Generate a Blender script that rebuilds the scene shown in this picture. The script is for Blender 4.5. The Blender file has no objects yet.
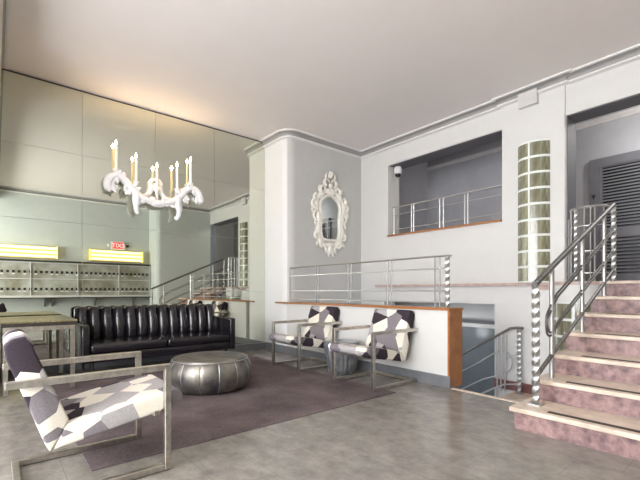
import bpy, bmesh, math, random
from mathutils import Vector, Matrix, Quaternion
random.seed(7)
PI = math.pi
SC = bpy.context.scene
COL = SC.collection

# ------------------------------------------------------------------ materials
def lin(c):
    out = []
    for v in c:
        v = v/255.0
        out.append(v/12.92 if v <= .04045 else ((v+.055)/1.055)**2.4)
    return (*out, 1.0)

def base_mat(name, rough=.5, metal=0.0, col=(200,200,200), spec=.5):
    m = bpy.data.materials.new(name); m.use_nodes = True
    b = m.node_tree.nodes['Principled BSDF']
    b.inputs['Base Color'].default_value = lin(col)
    b.inputs['Roughness'].default_value = rough
    b.inputs['Metallic'].default_value = metal
    b.inputs['Specular IOR Level'].default_value = spec
    return m, m.node_tree, b

FAB = (9.59,4.97,14.91)
def coord(nt, kind='Object', scale=(1,1,1), rot=(0,0,0), shift=(0,0,0)):
    tc = nt.nodes.new('ShaderNodeTexCoord'); mp = nt.nodes.new('ShaderNodeMapping')
    mp.inputs['Scale'].default_value = scale; mp.inputs['Rotation'].default_value = rot; mp.inputs['Location'].default_value = shift
    nt.links.new(tc.outputs[kind], mp.inputs['Vector'])
    return mp.outputs['Vector']

def ramp(nt, fac, stops, const=False):
    r = nt.nodes.new('ShaderNodeValToRGB')
    if const: r.color_ramp.interpolation = 'CONSTANT'
    e = r.color_ramp.elements
    while len(e) < len(stops): e.new(.5)
    for i, (p, c) in enumerate(stops):
        e[i].position = p; e[i].color = lin(c)
    nt.links.new(fac, r.inputs['Fac'])
    return r.outputs['Color']

def noise(nt, vec, scale, detail=4, rough=.55):
    n = nt.nodes.new('ShaderNodeTexNoise')
    n.inputs['Scale'].default_value = scale; n.inputs['Detail'].default_value = detail
    n.inputs['Roughness'].default_value = rough
    nt.links.new(vec, n.inputs['Vector'])
    return n.outputs['Fac']

def bump(nt, b, h, strength=.2, dist=.01):
    n = nt.nodes.new('ShaderNodeBump')
    n.inputs['Strength'].default_value = strength; n.inputs['Distance'].default_value = dist
    nt.links.new(h, n.inputs['Height']); nt.links.new(n.outputs['Normal'], b.inputs['Normal'])

def noisy(name, c1, c2, scale, rough=.5, metal=0, bs=0.0, detail=5, sc=(1,1,1), lo=.35, hi=.65, spec=.5):
    m, nt, b = base_mat(name, rough, metal, c1, spec)
    v = coord(nt, 'Object', sc)
    f = noise(nt, v, scale, detail)
    nt.links.new(ramp(nt, f, [(lo, c1), (hi, c2)]), b.inputs['Base Color'])
    if bs: bump(nt, b, f, bs)
    return m

M = {}
M['wall'] = noisy('white_wall_paint', (211,210,208), (213,212,210), 6, .55)
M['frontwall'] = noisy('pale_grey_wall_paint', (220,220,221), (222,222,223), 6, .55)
M['rearwall'] = noisy('rear_wall_paint', (194,200,198), (198,203,201), 6, .55)
M['ceiling'] = noisy('ceiling_paint', (230,224,222), (232,226,224), 3, .7)
M['trim'] = noisy('cornice_paint', (200,198,197), (206,204,203), 8, .5)
M['fillet'] = noisy('cornice_fillet_paint', (226,224,223), (229,227,226), 8, .5)
M['cove'] = noisy('grey_cove_tone', (150,148,147), (156,154,152), 8, .5)  # cove a darker grey than the fillets above and below
M['ornwall'] = noisy('warm_grey_wall_tone', (190,189,187), (193,192,190), 6, .6)
M['slat'] = noisy('grey_slat_paint', (132,132,138), (140,140,146), 8, .4)
M['greywall'] = noisy('grey_corridor_paint', (166,166,171), (172,172,177), 4, .5)
M['greyjamb'] = noisy('grey_jamb_paint', (98,98,103), (104,104,109), 4, .5)
M['doorgrey'] = noisy('grey_door_paint', (104,104,110), (110,110,116), 8, .4)
M['skirt'] = noisy('grey_baseboard_paint', (108,110,115), (116,118,122), 8, .4)
M['maroon'] = noisy('maroon_stone', (112,72,70), (136,92,88), 14, .35)
M['wood'] = noisy('orange_wood', (142,88,46), (172,114,66), 7, .35, sc=(1,.12,1), detail=8)
M['stone_ledge'] = noisy('pink_stone_ledge', (176,152,146), (196,174,166), 12, .4)
M['riser'] = noisy('purple_stone_riser', (104,80,84), (172,141,137), 15, .4, detail=12, lo=.34, hi=.68)
M['tread'] = noisy('beige_stone_tread', (198,180,164), (224,208,192), 9, .3, detail=8)
M['grip'] = noisy('dark_grip_strip', (58,50,46), (78,68,62), 60, .8)
M['plaster'] = noisy('white_plaster', (236,234,236), (244,242,243), 20, .5, bs=.15)
M['cream'] = noisy('cream_lacquer', (232,228,218), (242,238,230), 26, .4, bs=.2)
M['steel'] = noisy('brushed_steel', (178,178,178), (204,204,204), 40, .46, 1.0, sc=(1,8,8))
M['chairmetal'] = noisy('bronze_steel', (182,176,168), (210,204,195), 30, .30, 1.0)
M['darksteel'] = noisy('dark_steel', (120,119,118), (140,139,138), 30, .48, 1.0)
M['leather'] = noisy('black_leather', (22,20,25), (34,30,36), 40, .17, bs=.12, spec=.6)
M['silver'] = noisy('silver_leather', (84,84,88), (150,145,136), 5, .42, .75, bs=.3, detail=8)
M['silverdrum'] = noisy('beaten_silver', (150,154,162), (200,204,210), 10, .3, .85, bs=.25)
M['legblack'] = noisy('black_metal', (18,17,18), (26,25,26), 20, .4)
M['stone_top'] = noisy('olive_stone_top', (84,78,58), (140,132,98), 45, .28, detail=10)
M['darkedge'] = noisy('dark_wood_edge', (38,32,28), (56,48,42), 20, .4)
M['mortar'] = noisy('white_mortar', (222,226,222), (230,233,229), 30, .6)
M['plastic'] = noisy('white_plastic', (226,226,226), (232,232,232), 10, .4)
M['blackplastic'] = noisy('black_plastic', (20,20,22), (28,28,30), 10, .35)
M['cabinet'] = noisy('mottled_cabinet_back', (134,130,112), (176,178,172), 3, .4, detail=8)
M['hole'] = noisy('dark_pigeonhole', (24,22,20), (36,32,30), 10, .6)
M['bluepanel'] = noisy('blue_grey_panel', (104,111,115), (124,131,135), 2, .25, lo=.3, hi=.7)

# floor: staggered stone tiles
m, nt, b = base_mat('stone_floor', .24)
v = coord(nt, 'Object', rot=(0,0,PI/2))
br = nt.nodes.new('ShaderNodeTexBrick')
br.offset = .37
br.inputs['Scale'].default_value = 1.0
br.inputs['Brick Width'].default_value = .62; br.inputs['Row Height'].default_value = .31
br.inputs['Mortar Size'].default_value = .0022; br.inputs['Mortar Smooth'].default_value = .2
br.inputs['Color1'].default_value = (.96,.96,.96,1); br.inputs['Color2'].default_value = (1.0,1.0,1.0,1)
br.inputs['Mortar'].default_value = (.72,.70,.68,1)
nt.links.new(v, br.inputs['Vector'])
f = noise(nt, coord(nt, 'Object', (1.4,1,1)), 5.5, 12, .72)
cr = ramp(nt, f, [(.28, (104,99,94)), (.72, (154,149,142))])
mx = nt.nodes.new('ShaderNodeMix'); mx.data_type = 'RGBA'; mx.blend_type = 'MULTIPLY'
mx.inputs['Factor'].default_value = 1
nt.links.new(cr, mx.inputs['A']); nt.links.new(br.outputs['Color'], mx.inputs['B'])
nt.links.new(mx.outputs['Result'], b.inputs['Base Color'])
M['floor'] = m

# rug
m, nt, b = base_mat('rug_weave', .95, spec=.1)
v = coord(nt, 'Object')
f = noise(nt, v, 90, 3); f2 = noise(nt, v, 2.2, 4)
mx = nt.nodes.new('ShaderNodeMix'); mx.data_type = 'FLOAT'; mx.inputs['Factor'].default_value = .55
nt.links.new(f, mx.inputs['A']); nt.links.new(f2, mx.inputs['B'])
nt.links.new(ramp(nt, mx.outputs['Result'], [(.36, (76,67,70)), (.64, (120,108,109))]), b.inputs['Base Color'])
bump(nt, b, f, .5, .006)
M['rug'] = m

# chair fabric: irregular polygons
m, nt, b = base_mat('polygon_fabric', .85, spec=.2)
v = coord(nt, 'Object', (1,1,1), (1.2,.4,1.9), FAB)
vo = nt.nodes.new('ShaderNodeTexVoronoi'); vo.inputs['Scale'].default_value = 6.6
vo.inputs['Randomness'].default_value = .9
nt.links.new(v, vo.inputs['Vector'])
sp = nt.nodes.new('ShaderNodeSeparateColor'); nt.links.new(vo.outputs['Color'], sp.inputs['Color'])
cells = ramp(nt, sp.outputs['Red'], [(0, (58,50,58)), (.27, (128,122,127)), (.50, (228,222,210)), (.78, (170,166,167))], True)
f = noise(nt, v, 160, 2)
mx = nt.nodes.new('ShaderNodeMix'); mx.data_type = 'RGBA'; mx.blend_type = 'OVERLAY'; mx.inputs['Factor'].default_value = .45
nt.links.new(cells, mx.inputs['A']); nt.links.new(f, mx.inputs['B'])
nt.links.new(mx.outputs['Result'], b.inputs['Base Color']); bump(nt, b, f, .2, .003)
M['fabric'] = m

# mirror glass
m, nt, b = base_mat('mirror_glass', .0, 1.0, (216,219,206)); M['mirror'] = m
m, nt, b = base_mat('small_mirror_glass', .0, 1.0, (222,228,226)); M['mirror2'] = m

# glass block: wavy, greenish
m, nt, b = base_mat('glass_block', .12, 0, (168,172,150), .8)
v = coord(nt, 'Object', (1,1,.15))
f = noise(nt, v, 26, 3)
nt.links.new(ramp(nt, f, [(.30, (104,98,74)), (.5, (136,134,110)), (.70, (176,178,156))]), b.inputs['Base Color'])
b.inputs['Transmission Weight'].default_value = .15
bump(nt, b, f, .5, .01); M['block'] = m

m, nt, b = base_mat('window_glass', .02, 0, (255,255,255)); b.inputs['Transmission Weight'].default_value = 1; M['glass'] = m

def emis(name, col, s):
    m, nt, b = base_mat(name, .5, 0, col)
    b.inputs['Emission Color'].default_value = lin(col); b.inputs['Emission Strength'].default_value = s
    return m
M['flame'] = emis('candle_flame', (255,214,150), 40)
M['candle'] = emis('brightened_candle', (250,232,200), .30)  # faint emission added to brighten the unlit front of the candles
M['tube'] = emis('fluorescent_tube', (255,243,176), 2.3)
M['tray'] = noisy('yellowed_tray', (196,170,84), (204,180,96), 10, .5)
M['diffuser'] = emis('yellow_diffuser', (250,226,110), 1.0)
M['exitred'] = emis('exit_red', (225,40,50), .9)
M['exitwhite'] = emis('exit_letters', (255,200,200), 1.2)

# ------------------------------------------------------------------ mesh helpers
class MB:
    def __init__(s): s.bm = bmesh.new()
    def box(s, x0, x1, y0, y1, z0, z1, mat=None):
        vs = [s.bm.verts.new((x, y, z)) for z in (z0, z1) for x, y in ((x0,y0),(x1,y0),(x1,y1),(x0,y1))]
        if mat is not None:
            for v in vs: v.co = mat @ v.co
        for f in ((3,2,1,0),(4,5,6,7),(0,1,5,4),(1,2,6,5),(2,3,7,6),(3,0,4,7)):
            s.bm.faces.new([vs[i] for i in f])
        return s
    def rbox(s, x0, x1, y0, y1, z0, z1, r=.01, seg=2):
        b2 = bmesh.new(); t = MB(); t.bm.free(); t.bm = b2; t.box(x0,x1,y0,y1,z0,z1)
        bmesh.ops.bevel(b2, geom=b2.edges[:], offset=r, segments=seg, profile=.5, affect='EDGES')
        s.absorb(b2); return s
    def absorb(s, b2):
        me = bpy.data.meshes.new('tmp'); b2.to_mesh(me); b2.free()
        s.bm.from_mesh(me); bpy.data.meshes.remove(me)
    def prism(s, poly, a, b, axis='y'):
        """polygon (u,v) extruded along axis; axis y: u=x v=z; axis z: u=x v=y; axis x: u=y v=z"""
        def P(u, v, w):
            return {'y': (u, w, v), 'z': (u, v, w), 'x': (w, u, v)}[axis]
        A = [s.bm.verts.new(P(u, v, a)) for u, v in poly]; B = [s.bm.verts.new(P(u, v, b)) for u, v in poly]
        n = len(poly)
        s.bm.faces.new(A); s.bm.faces.new(B[::-1])
        for i in range(n): s.bm.faces.new([A[i], B[i], B[(i+1) % n], A[(i+1) % n]])
        return s
    def rprism(s, poly, a, b, axis='y', r=.02, seg=3):
        t = MB(); t.prism(poly, a, b, axis)
        bmesh.ops.recalc_face_normals(t.bm, faces=t.bm.faces[:])
        bmesh.ops.bevel(t.bm, geom=t.bm.edges[:], offset=r, segments=seg, profile=.5, affect='EDGES')
        s.absorb(t.bm); return s
    def tube(s, pts, r, n=8, flat=1.0, up=None, closed=False):
        pts = [Vector(p) for p in pts]; m = len(pts)
        rs = r if isinstance(r, (list, tuple)) else [r]*m
        rings = []; nrm = None
        for i, p in enumerate(pts):
            if closed: t = (pts[(i+1) % m]-pts[i-1]).normalized()
            else: t = (pts[min(i+1, m-1)]-pts[max(i-1, 0)]).normalized()
            if up is not None:
                nrm = Vector(up) - t*t.dot(Vector(up))
                nrm.normalize()
            elif nrm is None:
                a = Vector((0,0,1)) if abs(t.z) < .9 else Vector((1,0,0))
                nrm = (a - t*a.dot(t)).normalized()
            else:
                nrm = (nrm - t*nrm.dot(t)).normalized()
            bn = t.cross(nrm)
            rings.append([s.bm.verts.new(p + nrm*rs[i]*flat*math.cos(2*PI*k/n) + bn*rs[i]*math.sin(2*PI*k/n)) for k in range(n)])
        for i in range(m if closed else m-1):
            a, b = rings[i], rings[(i+1) % m]
            for k in range(n): s.bm.faces.new([a[k], a[(k+1) % n], b[(k+1) % n], b[k]])
        if not closed:
            s.bm.faces.new(rings[0][::-1]); s.bm.faces.new(rings[-1])
        return s
    def lathe(s, prof, c=(0,0,0), n=32, fn=None):
        rings = []
        for r, z in prof:
            ring = []
            for k in range(n):
                a = 2*PI*k/n
                rr = r*(fn(a, z) if fn else 1)
                ring.append(s.bm.verts.new((c[0]+rr*math.cos(a), c[1]+rr*math.sin(a), c[2]+z)))
            rings.append(ring)
        for a, b in zip(rings, rings[1:]):
            for k in range(n): s.bm.faces.new([a[k], a[(k+1) % n], b[(k+1) % n], b[k]])
        s.bm.faces.new(rings[0][::-1]); s.bm.faces.new(rings[-1])
        return s
    def ell(s, c, rx, ry, rz, rot=None, u=12, v=8):
        mt = Matrix.Translation(c) @ (rot.to_4x4() if rot else Matrix()) @ Matrix.Diagonal((rx, ry, rz, 1))
        bmesh.ops.create_uvsphere(s.bm, u_segments=u, v_segments=v, radius=1, matrix=mt); return s
    def twist(s, x, y, z0, z1, side=.042, turn=.30):
        n = int((z1-z0)/.012)+1; rings = []
        for i in range(n+1):
            z = z0+(z1-z0)*i/n; a = 2*PI*(z-z0)/turn
            rings.append([s.bm.verts.new((x+side*.707*k[0]*math.cos(a+k[1]*PI/4), y+side*.707*k[0]*math.sin(a+k[1]*PI/4), z))
                          for k in ((1,0),(.707,1),(1,2),(.707,3),(1,4),(.707,5),(1,6),(.707,7))])
        for a, b in zip(rings, rings[1:]):
            for k in range(8): s.bm.faces.new([a[k], a[(k+1) % 8], b[(k+1) % 8], b[k]])
        s.bm.faces.new(rings[0][::-1]); s.bm.faces.new(rings[-1])
        return s
    def sweep(s, path, prof):
        """profile (out, z) swept along an open xy path; out is to the right of travel"""
        n = len(path); rows = []
        for i in range(n):
            p = Vector(path[i])
            d1 = (Vector(path[i])-Vector(path[i-1])).normalized() if i > 0 else None
            d2 = (Vector(path[i+1])-Vector(path[i])).normalized() if i < n-1 else None
            d1 = d1 or d2; d2 = d2 or d1
            n1 = Vector((d1.y, -d1.x)); n2 = Vector((d2.y, -d2.x))
            mt = (n1+n2).normalized(); k = 1/max(.3, mt.dot(n1))
            rows.append([s.bm.verts.new((p.x+mt.x*o*k, p.y+mt.y*o*k, z)) for o, z in prof])
        for a, b in zip(rows, rows[1:]):
            for j in range(len(prof)):
                j2 = (j+1) % len(prof)
                s.bm.faces.new([a[j], b[j], b[j2], a[j2]])
        s.bm.faces.new(rows[0]); s.bm.faces.new(rows[-1][::-1])
        return s
    def build(s, name, mat, parent=None, smooth=False, sub=0):
        bmesh.ops.recalc_face_normals(s.bm, faces=s.bm.faces[:])
        me = bpy.data.meshes.new(name); s.bm.to_mesh(me); s.bm.free()
        me.materials.append(M[mat])
        if smooth:
            for p in me.polygons: p.use_smooth = True
            me.set_sharp_from_angle(angle=math.radians(42))
        o = bpy.data.objects.new(name, me); COL.objects.link(o)
        if parent:
            o.parent = parent
        if sub:
            md = o.modifiers.new('sub', 'SUBSURF'); md.levels = sub; md.render_levels = sub
        return o

def smooth_path(pts, n=5):
    pts = [Vector(p) for p in pts]; out = []
    P = [pts[0]*2-pts[1]]+pts+[pts[-1]*2-pts[-2]]
    for i in range(1, len(P)-2):
        for k in range(n):
            t_ = k/n; a, b_, c_, d_ = P[i-1], P[i], P[i+1], P[i+2]
            out.append(.5*((2*b_)+(c_-a)*t_+(2*a-5*b_+4*c_-d_)*t_*t_+(3*b_-a-3*c_+d_)*t_**3))
    out.append(pts[-1]); return out
def thing(name, label, cat, loc=(0,0,0), rz=0, group=None):
    o = bpy.data.objects.new(name, None); COL.objects.link(o)
    o.location = loc; o.rotation_euler = (0,0,rz); o.empty_display_size = .1
    o['label'] = label; o['category'] = cat
    if group: o['group'] = group
    return o
def tag(o, label, cat, group=None):
    o['label'] = label; o['category'] = cat
    if group: o['group'] = group
    return o
def struct(o):
    o['kind'] = 'structure'; return o

# ------------------------------------------------------------------ dimensions
ZC = 3.77            # ceiling
YM = 6.12            # mirror wall
YO = 5.41            # wall with the ornate mirror
XP = 3.78            # parapet / pilaster face
XB = 5.55            # far wall
TH = .32             # its thickness
YR = -.85            # wall behind the camera
YR2 = -.2            # its projecting part beside the stair
XL = -2.6            # window wall
RISE, GO, XS, YS = .166, .36, 3.03, 1.35    # stair going up
ZL = 7*RISE          # upper landing 1.162
LOW = -.332          # lower landing
BOT = -1.75

def arc(cx, cy, r, a0, a1, n=10):
    return [(cx+r*math.cos(math.radians(a0+(a1-a0)*i/n)), cy+r*math.sin(math.radians(a0+(a1-a0)*i/n))) for i in range(n+1)]

# ------------------------------------------------------------------ shell
struct(MB().box(XL, XP+.02, YR, YM, -.06, 0).build('floor', 'floor'))
struct(MB().box(XL-.2, XB+TH, YR-.2, YM+.2, ZC, ZC+.1).build('ceiling', 'ceiling'))

# mirror-side wall: backing, rounded pilaster, wall of the ornate mirror, left pilaster
R = .18
poly = [(XL, YM), (.06, YM), (XP, YM)] + [(XP, YO+R)] + arc(XP+R, YO+R, R, 180, 270, 12)[1:] + [(XB+TH, YO), (XB+TH, YM+.2), (XL, YM+.2)]
w = MB().prism(poly, BOT, ZC, 'z').build('wall_front', 'frontwall', smooth=True); struct(w)
struct(MB().prism(arc(XP+R, YO+R, R+.004, 222, 270, 8)+[(XB-.0005, YO-.004), (XB-.0005, YO), (XP+R, YO+.01)]+[(XP+R-.08, YO+.06)], 0, ZC, 'z').build('wall_front_panel', 'ornwall', smooth=True))  # thin panel giving the ornate mirror's stretch of wall a darker grey

# far wall with its three openings
mb = MB()
for y0, y1, z0, z1 in ((4.82, YO+.02, BOT, ZC), (4.72, 4.82, .86, ZC), (2.73, 4.72, .86, 2.04), (2.61, 4.72, 3.35, ZC),
                       (2.61, 2.73, BOT, 2.04), (1.81, 2.61, BOT, ZC), (-.5, 1.81, BOT, ZL-.03), (-.5, 1.81, 3.27, ZC)):
    mb.box(XB, XB+TH, y0, y1, z0, z1)
mb.box(XB-.035, XB, 1.815, 2.605, ZL, ZC)
struct(mb.build('wall_right', 'wall'))
# grey painted reveals of the openings
mb = MB()
mb.box(XB+.02, XB+TH+.01, 1.80, 1.812, ZL, 3.27)
mb.box(XB+.02, XB+TH+.01, -.19, 1.80, 3.258, 3.272)
mb.box(XB+.02, XB+TH+.01, 2.612, 4.70, 3.338, 3.352)
struct(mb.build('trim_8', 'greyjamb'))

# wall behind the camera
poly = [(XL, YR), (XP-.0, YR), (XP, YR2-R)] + arc(XP+R, YR2-R, R, 180, 90, 12)[1:] + [(XB, YR2), (XB, YR-.2), (XL, YR-.2)]
struct(MB().prism(poly, 0, ZC, 'z').build('wall_rear', 'rearwall', smooth=True))

# window wall at the left, out of frame, and the solid wall beside the table
mb = MB()
wins = ((-.6, 1.3), (1.5, 3.4))
mb.box(XL-.2, XL, YR-.2, 5.1, -.06, .4); mb.box(XL-.2, XL, YR-.2, 5.1, 3.5, ZC)
for a, b in ((YR-.2, -.6), (1.3, 1.5), (3.4, 5.1)): mb.box(XL-.2, XL, a, b, .4, 3.5)
mb.box(XL-.2, -.1, 5.0, 5.2, -.06, ZC); mb.box(-.15, 0, 4.9, YM, -.06, ZC); mb.box(-.15, 0, YR, 4.9, 3.4, ZC)
struct(mb.build('wall_left', 'wall'))
for i, (a, b) in enumerate(wins):
    mb = MB()
    for y0, y1, z0, z1 in ((a, b, .4, .46), (a, b, 3.44, 3.5), (a, a+.06, .46, 3.44), (b-.06, b, .46, 3.44), (a+.06, b-.06, 2.4, 2.45)):
        mb.box(XL-.14, XL-.06, y0, y1, z0, z1)
    f = struct(mb.build('window_%d' % (i+1), 'trim'))
    MB().box(XL-.105, XL-.095, a+.05, b-.05, .45, 3.45).build('pane', 'glass', f)

# cornice
CORN = (('trim_1', 'fillet', [(0, ZC), (.105, ZC), (.105, ZC-.022), (.03, ZC-.022), (0, ZC-.022)]),
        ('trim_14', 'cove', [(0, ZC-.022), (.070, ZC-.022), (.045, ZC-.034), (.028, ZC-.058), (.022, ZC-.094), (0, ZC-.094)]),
        ('trim_15', 'fillet', [(0, ZC-.094), (.048, ZC-.094), (.048, ZC-.112), (.016, ZC-.124), (0, ZC-.126)]))
path = [(XP, YM-.002)] + [(XP, YO+R)] + arc(XP+R, YO+R, R, 180, 270, 12)[1:] + [(XB, YO), (XB, 2.605), (XB-.036, 2.604), (XB-.036, 1.816), (XB, 1.815), (XB, YR2)] \
    + [(XP+R, YR2)] + arc(XP+R, YR2-R, R, 90, 180, 12)[1:] + [(XP, YR), (XL, YR)]
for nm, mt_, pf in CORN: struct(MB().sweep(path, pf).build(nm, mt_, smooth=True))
struct(MB().box(XB-.10, XB, 2.12, 2.36, 3.52, ZC-.06).build('trim_2', 'trim'))
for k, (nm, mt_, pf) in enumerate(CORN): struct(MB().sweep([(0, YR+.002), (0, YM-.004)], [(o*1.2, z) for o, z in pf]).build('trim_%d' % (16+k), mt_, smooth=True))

# baseboards
bp = [(0, 0), (.014, 0), (.014, .115), (.008, .125), (0, .125)]
struct(MB().sweep([(.0, YM), (XP, YM)], [(o, z*.9) for o, z in bp]).build('baseboard_front', 'skirt'))
struct(MB().sweep([(XP, YM-.016), (XP, 2.34)], bp).build('baseboard_parapet', 'skirt'))
struct(MB().sweep([(XB, 2.73), (XB, YS)], [(o*1.6, LOW+z) for o, z in bp]).build('baseboard_right', 'maroon'))
struct(MB().sweep([(XP, YR), (XL, YR)], bp).build('baseboard_rear', 'trim'))

# parapet in front of the stairwell
struct(MB().box(XP, XP+.24, 2.375, YO, 0, .84).build('wall_parapet', 'wall'))
mb = MB().box(XP-.025, XP+.265, 2.345, 5.74, .838, .864)
mb.box(XP-.008, XP+.248, 2.35, 2.3745, -.0, .838)
struct(mb.build('trim_4', 'wood'))
struct(MB().box(XP-.02, XP+.03, YS+.02, 2.325, -.03, .006).build('trim_5', 'tread'))

# upper corridor beyond the far wall
mb = MB()
XC = 7.6
mb.box(XC, XC+.1, -2.6, 6.2, BOT, 4.1); mb.box(XB+TH, XC, 5.3, 5.4, BOT, 4.1); mb.box(XB+TH, XC, -2.6, -2.5, ZL, 4.1)
mb.box(XB+TH-.02, XB+TH, -2.6, -.5, ZL, 4.1)
struct(mb.build('wall_corridor', 'greywall'))
struct(MB().box(XB, XC, -2.6, 5.4, 4.0, 4.1).build('ceiling_corridor', 'greywall'))
struct(MB().box(XB-.01, XC, -2.6, 2.2, ZL-.1, ZL).build('floor_corridor', 'stone_ledge'))
struct(MB().box(XB+TH, XC, 2.2, 5.3, 1.2, 2.04).build('floor_gallery', 'greywall'))
struct(MB().sweep([(XC, 5.3), (XC, -2.5)], [(0, 3.86), (.05, 3.86), (.05, 3.84), (.02, 3.80), (.02, 3.78), (0, 3.775)]).build('trim_6', 'trim'))
struct(MB().box(XB-.05, XB+TH, 2.62, 4.71, 2.04, 2.065).build('trim_7', 'wood'))

# stone ledge at landing level
struct(MB().box(XB-.07, XB, 1.9, 4.98, ZL-.04, ZL).build('trim_9', 'stone_ledge'))

# lower hall seen through the opening under the ledge
struct(MB().box(XP+.22, XC, 1.2, YO, BOT-.1, BOT).build('floor_lower', 'floor'))
mb = MB().box(6.5, 6.6, 2.0, 5.3, BOT, 1.2)
struct(mb.build('wall_lower', 'wall'))
struct(MB().box(XB+TH, 6.6, 2.0, 5.3, 1.15, 1.2).build('ceiling_lower', 'wall'))
mb = MB().box(6.44, 6.5, 2.05, 5.25, .50, .54); struct(mb.build('trim_10', 'doorgrey'))
mb = MB().box(6.42, 6.5, 2.05, 5.25, .42, .49); struct(mb.build('trim_11', 'trim'))
struct(MB().box(6.46, 6.5, 2.05, 5.25, BOT, .42).build('door_2', 'bluepanel'))

# ------------------------------------------------------------------ louvred door on the landing
d = struct(MB().box(XC-.06, XC, 1.98, 2.12, ZL, 3.2).box(XC-.06, XC, 1.02, 1.16, ZL, 3.2).box(XC-.06, XC, 1.16, 1.98, 3.06, 3.2).build('door_1', 'doorgrey'))
mb = MB()
for z0, z1 in ((1.30, 1.90), (2.04, 3.04)):
    n = int((z1-z0)/.05)
    for k in range(n):
        z = z0+(z1-z0)*k/n
        mb.prism([(XC-.055, z), (XC-.05, z+.002), (XC-.012, z+.032), (XC-.017, z+.032)], 1.2, 1.94, 'y')
mb.build('louvre_slats', 'slat', d)
mb = MB().box(XC-.05, XC-.005, 1.94, 1.978, ZL, 3.058).box(XC-.05, XC-.005, 1.162, 1.2, ZL, 3.058)
for z0, z1 in ((ZL, 1.30), (1.90, 2.04), (3.04, 3.058)): mb.box(XC-.05, XC-.005, 1.2, 1.94, z0, z1)
mb.build('door_leaf', 'doorgrey', d)
MB().box(XC-.011, XC-.004, 1.2, 1.94, 1.30, 3.04).build('louvre_gap_shade', 'legblack', d)  # black sheet put in for the shade between the slats
MB().prism([(2.025, 2.62), (2.085, 2.62), (2.055, 2.54)], XC-.075, XC-.06, 'x').build('lock_plate', 'blackplastic', d)

# ------------------------------------------------------------------ staircase going up
st = thing('staircase', 'broad staircase of purple stone risers and beige treads climbing at the right', 'staircase', (XS, YS, 0))
def loc(o, dx, dy, dz=0): o.location = (dx, dy, dz)
W = YS-(YR2+.004)
for k in range(7):
    x0 = k*GO; x1 = x0+GO if k < 6 else XB-XS-.02
    zb = max(0, (k)*RISE-.0)
    mb = MB().box(x0+.028, x1+.028 if k < 6 else x1, -W, 0, zb, (k+1)*RISE-.034)
    mb.build('riser', 'riser', st)
    mb = MB().rbox(x0, x1+.026 if k < 6 else x1, -W-.0, .012 if k else .03, (k+1)*RISE-.034, (k+1)*RISE, .006, 2)
    t = mb.build('tread', 'tread', st)
    if k < 6:
        MB().box(x0+.055, x0+.10, -W+.1, -.22, (k+1)*RISE, (k+1)*RISE+.003).build('grip_strip', 'grip', t)

# curved stone landing beside the stair, white apron and glass blocks under it
bc, br_ = (XB, 1.64), .31
lan = MB()
ring = arc(bc[0], bc[1], br_+.02, 90, 270, 16)
lan.prism(ring, ZL-.04, ZL, 'z')
struct(lan.build('trim_12', 'stone_ledge', smooth=True))
lan = MB(); lan.prism(arc(bc[0], bc[1], br_, 90, 270, 20), .92, ZL-.04, 'z')
struct(lan.build('trim_13', 'wall', smooth=True))

def block_wall(parent, ctr, rx, ry, a0, a1, ncol, z0, nrow, pitch, rot=0, cuts=None):
    """curved wall of glass blocks: every block its own part, one mortar mesh"""
    def P(a, k=1.0):
        u, v_ = rx*k*math.cos(a), ry*k*math.sin(a)
        return (ctr[0]+u*math.cos(rot)-v_*math.sin(rot), ctr[1]+u*math.sin(rot)+v_*math.cos(rot))
    A0, A1 = math.radians(a0), math.radians(a1)
    n = 24
    outer = [P(A0+(A1-A0)*i/n) for i in range(n+1)]
    inner = [P(A0+(A1-A0)*i/n, .8) for i in range(n+1)][::-1]
    MB().prism(outer+inner, z0, z0+nrow*pitch+.012, 'z').build('mortar', 'mortar', parent, smooth=True)
    for c in range(ncol):
        f0, f1 = (cuts[c], cuts[c+1]) if cuts else (c/ncol, (c+1)/ncol)
        b0 = A0+(A1-A0)*(f0+.02); b1 = A0+(A1-A0)*(f1-.02)
        o = [P(b0+(b1-b0)*i/6, 1.03) for i in range(7)]; i_ = [P(b0+(b1-b0)*i/6, .9) for i in range(7)][::-1]
        first = None
        for r in range(nrow):
            if first is None:
                first = MB().prism(o+i_, .018, pitch-.014, 'z').build('glass_block', 'block', parent, smooth=True)
                first.location = (0, 0, z0)
            else:
                c2 = first.copy(); c2.parent = parent; c2.location = (0, 0, z0+r*pitch); COL.objects.link(c2)

t = thing('glass_block_column', 'tall curved column of greenish glass blocks set in the white far wall', 'glass column', (XB-.035, 2.175, ZL))
block_wall(t, (.05, 0), .16, .21, 88, 275, 2, .0, 9, .2055, math.radians(14), (0, .40, 1))
t = thing('glass_block_panel', 'low curved wall of glass blocks below the landing beside the stair', 'glass wall', (bc[0], bc[1], LOW))
block_wall(t, (0, 0), br_-.02, br_-.02, 92, 268, 4, .0, 6, .207)

# ------------------------------------------------------------------ railings
def rod(parent, name, pts, r, mat='steel', n=8, **k): return MB().tube(pts, r, n, **k).build(name, mat, parent, smooth=True)

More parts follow.
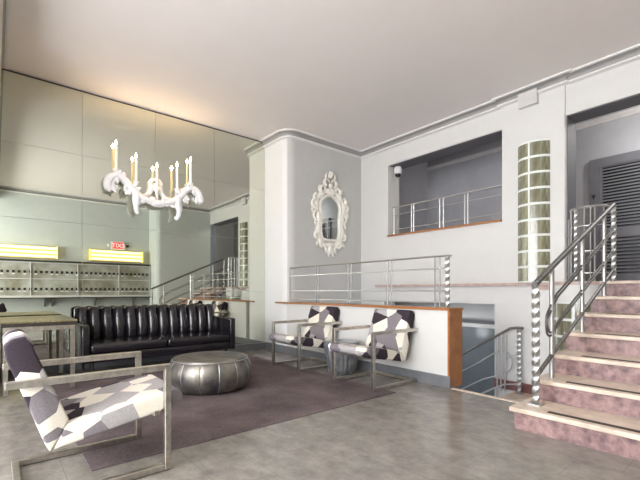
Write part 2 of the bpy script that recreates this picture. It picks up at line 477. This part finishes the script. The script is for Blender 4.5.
# main stair railing
t = thing('stair_railing', 'steel handrail with thick twisted newel climbing the purple stone stair', 'railing', (3.235, 1.265, RISE))
zz = lambda x: .945 + (x)*.433        # handrail height above the origin
def T(x, dz): return (x, 0, zz(x)+dz)
MB().box(-.045, .045, -.045, .045, 0, .012).twist(0, 0, .012, .95, .042).build('newel_post', 'steel', t, smooth=True)
MB().twist(2.1, 0, ZL-RISE, zz(2.1)-.01, .038).build('newel_post', 'steel', t, smooth=True)
MB().tube([(-.03, 0, .935), (.02, 0, .95), (.08, 0, .98)]+[T(.2, 0), T(2.05, 0), (2.1, 0, zz(2.1)-.005)], .024, 10).build('handrail', 'darksteel', t, smooth=True)
for x, k in ((.32, 2), (1.06, 4), (1.75, 6)):
    MB().tube([(x, 0, (k-1)*RISE), (x, 0, zz(x)-.015)], .019, 10).build('post', 'steel', t, smooth=True)
for off, dd in ((.0, 0), (.035, .03)):
    up = [T(2.08, -.27-off)]+[T(.42+dd, -.27-off)]
    cx_ = .20+dd
    lo = [(cx_+.04, 0, zz(.3)-.36-off*.6), (cx_, 0, zz(.3)-.42), (cx_+.01, 0, zz(.3)-.52+off*.6), (cx_+.06, 0, zz(.3)-.56+off*.8), (cx_+.13, 0, zz(.3)-.545+off)]
    rod(t, 'rail', [up[0]]+smooth_path([up[1]]+lo+[T(.52+dd, -.54+off)], 4)+[T(2.08, -.54+off)], .0085, 'darksteel')
MB().tube([T(.03, -.73), T(2.1, -.73)], .017, 8).build('bottom_rail', 'darksteel', t, smooth=True)

# railing round the curved landing
t = thing('landing_railing', 'low curved steel railing with a twisted post on the round landing edge', 'railing', (bc[0], bc[1], ZL))
ra = .20
def AP(a, z): return (ra*math.cos(math.radians(a)), -.09+ra*math.sin(math.radians(a)), z)
AR = [96+ (264-96)*i/18 for i in range(19)]
MB().tube([AP(a, .88) for a in AR], .014, 8).build('handrail', 'steel', t, smooth=True)
for z in (.10, .36, .66): MB().tube([AP(a, z) for a in AR], .007, 6).build('rail', 'steel', t, smooth=True)
for a in (100, 122, 178, 196, 208, 236): MB().tube([AP(a, 0), AP(a, .87)], .008, 6).build('post', 'steel', t, smooth=True)
for z in (.10, .36, .58, .78): MB().tube([(0.02, .168, z), AP(96, z)], .007, 6).build('rail', 'steel', t, smooth=True)
MB().tube([(.01, .145, 0), (.01, .145, .785)], .010, 6).build('post', 'steel', t, smooth=True)
MB().twist(*AP(150, 0)[:2], 0, .865, .030).build('newel_post', 'steel', t, smooth=True)

# parapet railing
t = thing('parapet_railing', 'low steel railing with paired rods on the wooden capped parapet wall', 'railing', (XP+.08, 2.43, .864))
L = YO-2.43+.03
MB().twist(0, 0, .0, .57, .036).build('newel_post', 'steel', t, smooth=True)
MB().tube([(0, -.05, .575), (0, 0, .58), (0, L, .575)], .011, 8).build('handrail', 'steel', t, smooth=True)
for z in (.055, .19, .44): MB().tube([(0, 0.01, z), (0, L, z)], .0085, 6).build('rail', 'steel', t, smooth=True)
for y in (.13, .83, 1.55, 2.27):
    for dy in (-.03, .03): MB().tube([(0, y+dy, 0), (0, y+dy, .575)], .0085, 6).build('post', 'darksteel', t, smooth=True)
MB().tube([(0, L, 0), (0, L, .575)], .016, 8).build('post', 'steel', t, smooth=True)

# railing of the stair going down
t = thing('lower_stair_railing', 'steel railing with looped rods on the stair going down behind the parapet', 'railing', (5.42, 2.33, LOW))
sl = -.62
def D(y, dz): return (0, y, .83+(y-.18)*sl+dz)
MB().box(-.04, .04, -.04, .04, 0, .01).twist(0, 0, .01, .87, .04).build('newel_post', 'steel', t, smooth=True)
MB().tube([(0, -.05, .885), (0, .04, .885), (0, .12, .87), D(.22, 0), D(2.2, 0)], .018, 8).build('handrail', 'darksteel', t, smooth=True)
MB().tube([D(2.2, -.25)]+smooth_path([D(.55, -.25), D(.38, -.23), (0, .26, .55), (0, .15, .53), (0, .09, .43), (0, .12, .31), (0, .24, .22), D(.5, -.52)], 4)+[D(2.2, -.52)], .0095, 6).build('rail', 'steel', t, smooth=True)
MB().tube([(0, 0, .55), (0, .19, .44)], .006, 6).build('rail', 'steel', t, smooth=True)
MB().tube([(0, 0, .13), (0, .2, .09), D(.4, -.72), D(2.2, -.72)], .012, 6).build('bottom_rail', 'steel', t, smooth=True)
for y in (.19, .245, .30): MB().tube([(0, y, .0 if y < .25 else -.1), (0, y, .83+(y-.18)*sl)], .011, 6).build('post', 'steel', t, smooth=True)

# steps going down
t = thing('lower_staircase', 'stone landing and steps going down between the parapet and far wall', 'staircase', (XP, 2.3, LOW))
MB().box(.03, .34, YS-2.3, 2.355-2.3, LOW*.0+.0, .166).build('step', 'tread', t)
MB().box(.03, XB-XP-.002, YS-2.3, .12, -.10, -.0).build('landing', 'tread', t)
MB().box(.45, .62, YS-2.3+.02, .02, 0, .003).build('grip_strip', 'wood', t)
for k in range(7):
    MB().box(.245, XB-XP-.002, .12+k*.27, .12+k*.27+.29, -(k+1)*.17-.10, -(k+1)*.17).build('step', 'tread', t)

# gallery railing in the upper opening
t = thing('gallery_railing', 'steel railing in the high balcony opening of the far wall', 'railing', (XB+.12, 2.615, 2.065))
L = 4.715-2.615
for z, r in ((.52, .013), (.385, .008), (.115, .008)): MB().tube([(0, .004, z), (0, L-.004, z)], r, 6).build('rail' if z < .5 else 'handrail', 'steel', t, smooth=True)
for y in (.03, .60, 1.03, 1.10, 1.62, 2.06):
    MB().tube([(0, y, 0), (0, y, .515)], .012, 6).build('post', 'steel', t, smooth=True)
    if y in (.60, 1.62): MB().tube([(0, y+.05, 0), (0, y+.05, .515)], .010, 6).build('post', 'steel', t, smooth=True)

# security camera
t = thing('security_camera', 'small white security camera in the corner of the high balcony opening', 'camera', (XB+.16, 4.62, 3.35))
MB().lathe([(.04, -.012), (.06, -.02), (.07, -.05), (.07, -.13), (.06, -.145)], n=20).build('housing', 'plastic', t, smooth=True)
MB().lathe([(.03, -.2), (.048, -.18), (.05, -.146)], n=18).build('lens_dome', 'blackplastic', t, smooth=True)
MB().lathe([(.03, -.012), (.03, 0)], n=12).build('mount', 'plastic', t)

# ------------------------------------------------------------------ mirrored wall
t = thing('wall_mirror', 'huge panelled mirror covering the whole left wall behind the black sofa', 'mirror', (0, YM, 0))
xs = [.004, .906, 1.855, 2.80, XP-.004]; zs = [.12, 1.04, 1.96, 2.88, ZC-.035]
for i in range(4):
    for j in range(4):
        MB().box(xs[i]+.0018, xs[i+1]-.0018, -.012, -.002, zs[j]+.0018, zs[j+1]-.0018).build('mirror_panel', 'mirror', t)
MB().box(.004, XP-.004, -.02, -.001, ZC-.034, ZC-.02).build('top_strip', 'darkedge', t)

# ------------------------------------------------------------------ plaster candelabra on the mirror
def curl(c, r0, r1, a0, a1, n=16, y=0):
    out = []
    for i in range(n+1):
        k = i/n; a = math.radians(a0+(a1-a0)*k); r = r0+(r1-r0)*k
        out.append((c[0]+r*math.cos(a), y, c[1]+r*math.sin(a)))
    return out
def leaf(mb, p, ang, ln, wd, bend=.6, dy=0.0, th=.45):
    """curled acanthus lobe in the xz plane starting at p"""
    pts = []; rs = []; a = ang; x, y, z = p; n = 9
    for i in range(n+1):
        k = i/n
        pts.append((x, y+dy*k*k, z)); rs.append(max(.003, wd*math.sin(PI*(.18+.80*k))**.8))
        x += ln/n*math.cos(a); z += ln/n*math.sin(a); a += bend/n*2*k
    mb.tube(pts, rs, 8, flat=th, up=(0,1,0))
    return mb

t = thing('candelabra', 'white plaster branching chandelier with five lit candles hanging before the mirror', 'chandelier', (1.85, YM-.013, 2.40))
mb = MB()
mb.tube(curl((0, .24), .075, .075, 0, 350, 24, -.034), .03, 10)
for s in (-1, 1):
    mb.tube(smooth_path([(s*.06, -.038, .22), (s*.09, -.04, .10), (s*.20, -.05, .03), (s*.33, -.07, .06)]), [.035]*16, 8)
mb.ell((0, -.03, .20), .05, .03, .07)
mb.build('back_scroll', 'plaster', t, smooth=True)
mb = MB()
for s in (-1, 1):
    d = .0 if s < 0 else -.02
    # main swag from the centre out to the curled end
    pth = smooth_path([(0, -.13, -.05), (s*.13, -.14, -.035), (s*.26, -.13, .02), (s*.36, -.11, .12), (s*.45, -.09, .22), (s*.55, -.08, .255), (s*.63, -.085, .20), (s*.655, -.10, .10), (s*.635, -.11, .02)])
    n = len(pth); rs = [.044+.022*math.sin(PI*min(1, i/n*1.1))+(.022*math.sin(PI*(i/n-.55)/.45) if i > n*.55 else 0) for i in range(n)]
    rs[-1] = .014; rs[-2] = .03
    mb.tube(pth, rs, 10, flat=.8)
    mb.tube(curl((s*.57, .10), .07, .02, 90, -230 if s > 0 else 410, 18, -.12), [.024-.012*i/18 for i in range(19)], 8)
    for px, pz, an, ln, wd, bd in ((.62, .22, -62, .19, .036, -.9), (.60, .14, -95, .14, .032, -1.0), (.56, .24, -110, .11, .028, 1.3), (.46, .24, 95, .08, .028, -1.6),
                                   (.42, .14, -75, .10, .034, 1.1), (.36, .08, -30, .12, .036, -1.2), (.22, .0, -135, .10, .034, -1.1),
                                   (.625, .19, -80, .17, .028, -.5), (.50, .25, 70, .09, .026, 1.6), (.33, .10, 100, .10, .03, 1.5), (.40, .12, -100, .12, .028, .6), (.30, .07, 120, .09, .03, 1.4), (.17, -.03, -40, .10, .03, .9), (.12, -.02, 150, .09, .032, 1.2)):
        a = math.radians(an); a = a if s > 0 else PI-a
        leaf(mb, (s*px, -.135, pz), a, ln, wd, bd*s, -.03)
    # hanging drop
    px = s*.30
    pth = smooth_path([(px, -.13, .06), (px-s*.01, -.15, -.04), (px+s*.005, -.16, -.13), (px-s*.005, -.15, -.20+d), (px-s*.03, -.14, -.235+d), (px-s*.045, -.13, -.20+d)])
    mb.tube(pth, [.058, .058, .057, .055, .052, .043, .041, .04, .039, .038, .037, .036, .036, .036, .035, .034, .032, .03, .03, .028, .026, .024, .022, .02, .018, .012][:len(pth)], 10)
    leaf(mb, (px+s*.03, -.15, .02), -PI/2, .16, .026, .5*s, -.02)
    leaf(mb, (px-s*.03, -.15, .02), -PI/2, .14, .026, -.5*s, -.02)
mb.ell((0, -.13, -.06), .12, .065, .055)
for a in (-2, -1, 1, 2): mb.ell((a*.07, -.15, -.045+.004*a*a), .045, .04, .04)
for a in range(-2, 3): leaf(mb, (a*.05, -.15, -.04), -PI/2+a*.4, .065, .03, a*.15, -.02)
mb.build('branch', 'plaster', t, smooth=True)
for x, z, y in ((-.55, .35, -.09), (-.29, .22, -.10), (0, .14, -.10), (.29, .21, -.12), (.52, .35, -.07)):
    MB().lathe([(.016, -.16), (.018, -.06), (.030, -.045), (.022, -.03), (.040, -.012), (.044, .0), (.02, .002)], n=14).build('candle_cup', 'plaster', t, smooth=True).location = (x, y, z)
    c = MB().lathe([(.0165, 0), (.0165, .33), (.009, .336)], n=12).build('candle', 'candle', t, smooth=True); c.location = (x, y, z)
    f = MB().lathe([(.004, .336), (.012, .35), (.0135, .365), (.008, .39), (.002, .415)], n=10).build('flame', 'flame', c, smooth=True)
    l = bpy.data.lights.new('candle_glow', 'POINT'); l.energy = 6.0; l.color = (1, .66, .36); l.shadow_soft_size = .018
    lo = bpy.data.objects.new('candle_glow', l); COL.objects.link(lo); lo.location = (1.85+x, YM-.013+y, 2.40+z+.375)

# ------------------------------------------------------------------ rococo mirror
t = thing('ornate_mirror', 'white rococo carved mirror with a pierced crest on the grey wall', 'mirror', (4.72, YO, 2.37))
half = [(0, .415), (.05, .395), (.10, .375), (.145, .345), (.185, .31), (.215, .25), (.225, .17), (.212, .08), (.205, -.02), (.21, -.12), (.208, -.22), (.195, -.30), (.165, -.355), (.10, -.375), (0, -.38)]
outl = half + [(-x, z) for x, z in half[-2:0:-1]]
MB().prism(outl, -.020, -.010, 'y').build('mirror_glass', 'mirror2', t)
MB().prism([(x*1.25, z*1.15) for x, z in outl], -.010, -.0, 'y').build('backing', 'cream', t)
mb = MB()
mb.tube(smooth_path([(x*1.10, -.034, z*1.05) for x, z in outl]+[(0, -.034, .415*1.05)], 3), .026, 8)
hf = [(.0, .50), (.10, .49), (.20, .43), (.29, .34), (.33, .22), (.29, .08), (.27, -.04), (.28, -.16), (.28, -.28), (.24, -.40), (.12, -.47), (0, -.49)]
for s in (-1, 1):
    mb.tube(smooth_path([(s*x, -.028, z) for x, z in hf], 4), [.050+.014*math.sin(i*.9) for i in range(45)], 9, flat=.7, up=(0, 1, 0))
    def C(c, r0, r1, a0, a1, rad=.03, y=-.035):
        pts = curl(c, r0, r1, a0, a1, 16, y); pts = [(s*p[0], p[1], p[2]) for p in pts]
        mb.tube(pts, [rad*(1-.5*i/16) for i in range(17)], 8)
    C((.355, .24), .085, .04, -80, 200, .034); C((.33, .36), .06, .03, -60, 230, .03)
    C((.30, .02), .10, .08, 70, -80, .03); C((.30, -.33), .07, .03, 60, -220, .034)
    C((.17, .52), .075, .035, -50, 220, .034); C((.075, .66), .075, .04, -70, 170, .032); C((.19, -.47), .07, .03, 40, -220, .034)
    for px, pz, an, ln, wd, bd in ((.38, .32, 100, .13, .036, 1.2), (.40, .20, -70, .15, .034, -.8), (.33, -.02, -70, .15, .034, -.8), (.31, -.22, -60, .12, .034, -1.2),
                                   (.24, .46, 60, .13, .034, 1.3), (.13, .58, 60, .12, .032, 1.2), (.10, .70, 80, .13, .03, 1.2), (.03, .74, 100, .13, .034, -.9),
                                   (.27, -.42, -40, .12, .036, -1.3), (.12, -.50, -100, .14, .036, .9), (.05, -.54, -95, .16, .04, .4)):
        a = math.radians(an); a = a if s > 0 else PI-a
        leaf(mb, (s*px, -.032, pz), a, ln, wd, bd*s, -.02)
mb.ell((0, -.04, .49), .07, .03, .05); mb.ell((0, -.04, .60), .05, .03, .05); mb.ell((0, -.04, -.56), .06, .03, .10)
mb.ell((.03, -.035, .80), .04, .025, .07, Matrix.Rotation(.5, 3, 'Y'))
mb.build('carved_frame', 'cream', t, smooth=True)

# ------------------------------------------------------------------ rug
o = MB().rbox(.43, 3.18, 2.60, 5.86, .0005, .007, .003, 1).build('rug', 'rug')
tag(o, 'large dark mauve grey rug on the stone floor under the sofa and chairs', 'rug')
RZ = .0072

# ------------------------------------------------------------------ lounge chairs
def make_chair(label, loc_, rz):
    t = thing('lounge_chair', label, 'chair', loc_, rz, 'polygon patterned steel lounge chairs')
    b = .036; h = .60
    for s in (-1, 1):
        y0, y1 = sorted((s*.285, s*.321))
        MB().rbox(.342, .378, y0, y1, 0, h-.0015, .003, 1).build('front_leg', 'chairmetal', t)
        MB().rbox(-.385, .378, y0, y1, h-.001, h+.016, .003, 1).rbox(-.385, .341, y0, y1, h-.02, h+.001, .002, 1).build('armrest', 'chairmetal', t)
        MB().rbox(-.345, .341, y0, y1, 0, .034, .003, 1).build('base_rail', 'chairmetal', t)
    MB().rbox(-.345, -.31, -.2845, .2845, 0, .034, .003, 1).build('rear_stretcher', 'chairmetal', t)
    MB().rbox(.29, .325, -.2845, .2845, .315, .345, .003, 1).build('seat_crossbar', 'chairmetal', t)
    seat = [(-.195, .238), (.40, .345), (.455, .375), (.468, .415), (.44, .452), (.30, .442), (.05, .400), (-.14, .358)]
    MB().rprism(seat, -.278, .278, 'y', .016, 3).build('seat', 'fabric', t, smooth=True)
    back = [(-.205, .232), (-.17, .29), (-.125, .38), (-.265, .74), (-.285, .805), (-.31, .822), (-.36, .81), (-.388, .78), (-.38, .72), (-.225, .27)]
    MB().rprism(back, -.276, .276, 'y', .012, 3).build('backrest', 'fabric', t, smooth=True)
    for s in (-1, 1):
        MB().box(-.30, -.25, *sorted((s*.27, s*.29)), .582, .60).build('arm_bracket', 'chairmetal', t)
    return t
def copy_tree(o, parent=None):
    c = o.copy(); COL.objects.link(c)
    if parent: c.parent = parent
    for ch in list(o.children): copy_tree(ch, c)
    return c
ch = make_chair('patterned steel framed lounge chair in the left foreground, seen from its side', (.42, 2.645, RZ), 0)
for lb, lc in (('patterned steel framed lounge chair against the white parapet, nearer the ornate mirror', (3.385, 4.36, RZ)),
               ('patterned steel framed lounge chair against the white parapet, nearer the purple stairs', (3.385, 3.075, RZ))):
    c = copy_tree(ch); c.location = lc; c.rotation_euler = (0,0,PI); c['label'] = lb

# ------------------------------------------------------------------ sofa
SX0, SX1 = .77, 2.73; SL = SX1-SX0
t = thing('sofa', 'long black leather sofa with vertical channel back standing before the mirror', 'sofa', (SX0, 5.22, RZ))
aw = .085
MB().rbox(aw, SL-aw, .03, .78, .19, .30, .015, 2).build('base', 'leather', t, smooth=True)
for i in range(2):
    a = aw+.004+i*(SL-2*aw)/2; b_ = a+(SL-2*aw)/2-.008
    MB().rbox(a, b_, .0, .62, .305, .415, .035, 4).build('seat_cushion', 'leather', t, smooth=True)
for a in (0, SL-aw):
    MB().rbox(a, a+aw, .005, .79, .19, .645, .018, 3).build('arm', 'leather', t, smooth=True)
# channelled back
nch = 13; mb = MB(); x0, x1 = aw-.06, SL-aw+.06
prof_ = [(.60, .40), (.585, .46), (.60, .60), (.63, .74), (.655, .81), (.69, .835), (.74, .838), (.775, .82), (.785, .76), (.785, .20)]
cols = []
nseg = nch*10
for i in range(nseg+1):
    k = i/nseg; ph = (k*nch) % 1.0
    bl = abs(math.sin(PI*k*nch))**.55
    col = []
    for j, (y, z) in enumerate(prof_):
        d = .055*(1-bl) if j < 7 else 0
        col.append(mb.bm.verts.new((x0+(x1-x0)*k, y+d*(1 if j < 5 else .5), z-(d*.7 if j in (3,4,5,6) else 0))))
    cols.append(col)
for a, b_ in zip(cols, cols[1:]):
    for j in range(len(prof_)-1): mb.bm.faces.new([a[j], b_[j], b_[j+1], a[j+1]])
mb.bm.faces.new(cols[0]); mb.bm.faces.new(cols[-1][::-1])
mb.build('channel_back', 'leather', t, smooth=True)
for x in (.12, SL-.12):
    for y in (.08, .70): MB().lathe([(.014, 0), (.02, .19)], (x, y, 0), 12).build('leg', 'legblack', t, smooth=True)

# ------------------------------------------------------------------ pouf
t = thing('pouf', 'round silver leather pouf on the rug in front of the black sofa', 'ottoman', (1.80, 4.02, RZ))
fn = lambda a, z: 1-.018*max(0, 1-abs(((a/(2*PI)*14) % 1)-.5+.0)*0-abs(math.sin(a*7))*6)
pr = [(.32, 0), (.38, .02), (.425, .08), (.445, .16), (.435, .24), (.41, .295), (.385, .318)]
MB().lathe(pr, n=112, fn=fn).build('body', 'silver', t, smooth=True)
MB().lathe([(.38, .312), (.392, .322), (.388, .334), (.34, .338), (.2, .345), (.03, .338)], n=64).build('top_panel', 'silver', t, smooth=True)
MB().tube([(.392*math.cos(2*PI*i/64), .392*math.sin(2*PI*i/64), .320) for i in range(64)], .007, 6, closed=True).build('piping', 'steel', t, smooth=True)
for k in range(14):
    a = 2*PI*k/14
    MB().tube([(r*.992*math.cos(a), r*.992*math.sin(a), z) for r, z in pr[1:]], .004, 6).build('seam', 'steel', t, smooth=True)

# ------------------------------------------------------------------ fluted drum
t = thing('drum_table', 'small fluted silver drum table between the two chairs by the parapet', 'side table', (3.43, 3.69, 0))
fl = lambda a, z: 1+.03*math.cos(a*22)
MB().lathe([(.15, 0), (.165, .01), (.185, .10), (.215, .26), (.225, .36), (.215, .39)], n=176, fn=fl).build('body', 'silverdrum', t, smooth=True)
MB().lathe([(.205, .388), (.222, .394), (.222, .405), (.21, .412), (.02, .412)], n=48).build('top', 'silverdrum', t, smooth=True)

# ------------------------------------------------------------------ stone-top table
t = thing('stone_top_table', 'stone topped steel table in the left corner beside the sofa', 'table', (.04, 4.94, RZ))
tw, td = .65, 1.04
MB().rbox(0, tw, 0, td, .717, .735, .003, 1).build('tabletop', 'stone_top', t)
MB().rbox(.004, tw-.004, .004, td-.004, .680, .717, .003, 1).build('edge_board', 'darkedge', t)
mb = MB()
for a in ((.02, tw-.02, .02, .05), (.02, tw-.02, td-.05, td-.02), (.02, .05, .05, td-.05), (tw-.05, tw-.02, .05, td-.05)): mb.box(*a, .635, .679)
mb.build('apron', 'chairmetal', t)
for x in (.02, tw-.062):
    for y in (.02, td-.062): MB().rbox(x, x+.042, y, y+.042, 0, .636, .003, 1).build('leg', 'chairmetal', t)

# ------------------------------------------------------------------ reception wall behind the camera, seen in the mirror
t = thing('reception_counter', 'white counter shelf on brackets below the pigeonhole cabinet, seen in the mirror', 'counter', (0, YR, 0))
MB().rbox(-2.2, 3.77, .0, .42, .875, .91, .006, 1).build('counter_top', 'trim', t)
MB().box(-2.2, 3.772, .001, .424, .852, .875).build('edge_strip', 'darkedge', t)
for x in (-.6, 1.05, 1.22, 2.25, 3.3):
    MB().prism([(0.016, .852), (.30, .852), (.26, .80), (.10, .74), (.03, .62), (0.016, .62)], x-.02, x+.02, 'x').build('bracket', 'skirt', t)
t = thing('pigeonhole_cabinet', 'long glazed cabinet with two rows of pigeonholes, seen in the mirror', 'cabinet', (0, YR, .912))
MB().box(-1.6, 3.76, .002, .14, 0, .93).build('carcass', 'cabinet', t)
MB().rbox(-1.65, 3.77, .002, .20, .93, .965, .004, 1).build('top_board', 'darkedge', t)
for z in (.0, .455, .89): MB().box(-1.6, 3.76, .14, .175, z, z+.022).build('shelf', 'trim', t)
for x in (-1.6, .72, 1.80, 2.86, 3.735): MB().box(x, x+.02, .14, .172, .0225, .4545).box(x, x+.02, .14, .172, .4775, .8895).build('divider', 'trim', t)
first = None
for z in (.16, .62):
    for k in range(33):
        x = -.10+k*.118
        if first is None:
            first = MB().rbox(-.028, .028, 0, .012, 0, .065, .004, 1).build('pigeonhole', 'hole', t); o = first
        else:
            o = first.copy(); o.parent = t; COL.objects.link(o)
        o.location = (x, .141, z)
first = None
for z in (.13, .59):
    for k in range(16):
        if first is None:
            first = MB().box(-.03, .03, 0, .006, 0, .03).build('name_card', 'plastic', t); o = first
        else:
            o = first.copy(); o.parent = t; COL.objects.link(o)
        o.location = (-.10+.118*(k*2+random.choice((0, 1))), .141, z-.012)
def fluorescent(x0, x1, label):
    t = thing('fluorescent_light', label, 'light', (x0, YR, 1.94), 0, 'fluorescent lights above the pigeonhole cabinet')
    n = x1-x0
    MB().box(0, n, .001, .05, 0, .33).build('back_tray', 'tray', t)
    for e in (0, n-.03): MB().rbox(e, e+.03, .05, .17, 0, .33, .004, 1).build('end_cap', 'diffuser', t)
    for z in (.055, .165, .275): MB().tube([(.03, .10, z), (n-.03, .10, z)], .034, 12).build('tube', 'tube', t, smooth=True)
fluorescent(-.20, 1.34, 'lit yellow fluorescent light on the left in the mirror, above the cabinet')
fluorescent(2.10, 3.56, 'lit yellow fluorescent light in the mirror directly below the exit sign')
t = thing('exit_sign', 'red lit EXIT sign seen reversed in the mirror above the right fluorescent light', 'sign', (2.87, YR, 2.30))
MB().rbox(-.19, .19, .001, .07, 0, .25, .006, 1).build('housing', 'plastic', t)
MB().box(-.15, .15, .07, .074, .03, .22).build('sign_face', 'exitred', t)
cu = bpy.data.curves.new('exit_text', 'FONT'); cu.body = 'EXIT'; cu.size = .17; cu.align_x = 'CENTER'; cu.extrude = .002; cu.offset = .002
to = bpy.data.objects.new('exit_text', cu); COL.objects.link(to)
me = bpy.data.meshes.new_from_object(to.evaluated_get(bpy.context.evaluated_depsgraph_get()))
bpy.data.objects.remove(to)
me.materials.clear(); me.materials.append(M['exitwhite'])
to = bpy.data.objects.new('lettering', me); COL.objects.link(to); to.parent = t
to.location = (0, .077, .065); to.rotation_euler = (PI/2, 0, PI)
for s in (-1, 1):
    MB().tube([(s*.19, .04, .13), (s*.235, .04, .13)], .012, 8).build('lamp_arm', 'plastic', t, smooth=True)
    MB().lathe([(.022, -.02), (.04, .0), (.045, .05), (.02, .056)], (0,0,0), 14).build('lamp_head', 'blackplastic' if s > 0 else 'plastic', t, smooth=True).location = (s*.255, .06, .10)

# ------------------------------------------------------------------ light
def area(name, loc_, rot, sx, sy, e, col=(1,1,1)):
    l = bpy.data.lights.new(name, 'AREA'); l.shape = 'RECTANGLE'; l.size = sx; l.size_y = sy; l.energy = e; l.color = col
    o = bpy.data.objects.new(name, l); COL.objects.link(o); o.location = loc_; o.rotation_euler = rot; return o
for a, b_ in wins:
    area('window_daylight', (XL+.02, (a+b_)/2, 1.95), (0, -math.radians(98), 0), 3.0, 1.8, 205, (.985,.985,1.0))
def fill_point(name, loc_, e, r=.12, col=(1,.96,.9)):
    l = bpy.data.lights.new(name, 'POINT'); l.energy = e; l.shadow_soft_size = r; l.color = col
    o = bpy.data.objects.new(name, l); COL.objects.link(o); o.location = loc_
fill_point('corridor_fill', (6.7, .6, 3.6), 55)  # unseen fill light added to brighten the corridor
fill_point('lower_hall_fill', (6.05, 3.6, .3), 3, .1, (.95,.98,1))  # unseen fill light added for the lower hall

w = bpy.data.worlds.new('world'); SC.world = w; w.use_nodes = True
w.node_tree.nodes['Background'].inputs['Color'].default_value = (.75,.85,1,1)
w.node_tree.nodes['Background'].inputs['Strength'].default_value = 1.0

# ------------------------------------------------------------------ camera
cam = bpy.data.cameras.new('camera'); co = bpy.data.objects.new('camera', cam); COL.objects.link(co)
co.location = (0, 0, 1.05); co.rotation_euler = (PI/2, 0, -math.radians(39.75))
cam.sensor_width = 36; cam.lens = 391/640*36; cam.shift_y = 51/640; cam.clip_start = .05
SC.camera = co
SC.view_settings.view_transform = 'Standard'; SC.view_settings.look = 'None'
SC.view_settings.gamma = 1; SC.view_settings.use_curve_mapping = False
SC.view_settings.exposure = 0.33
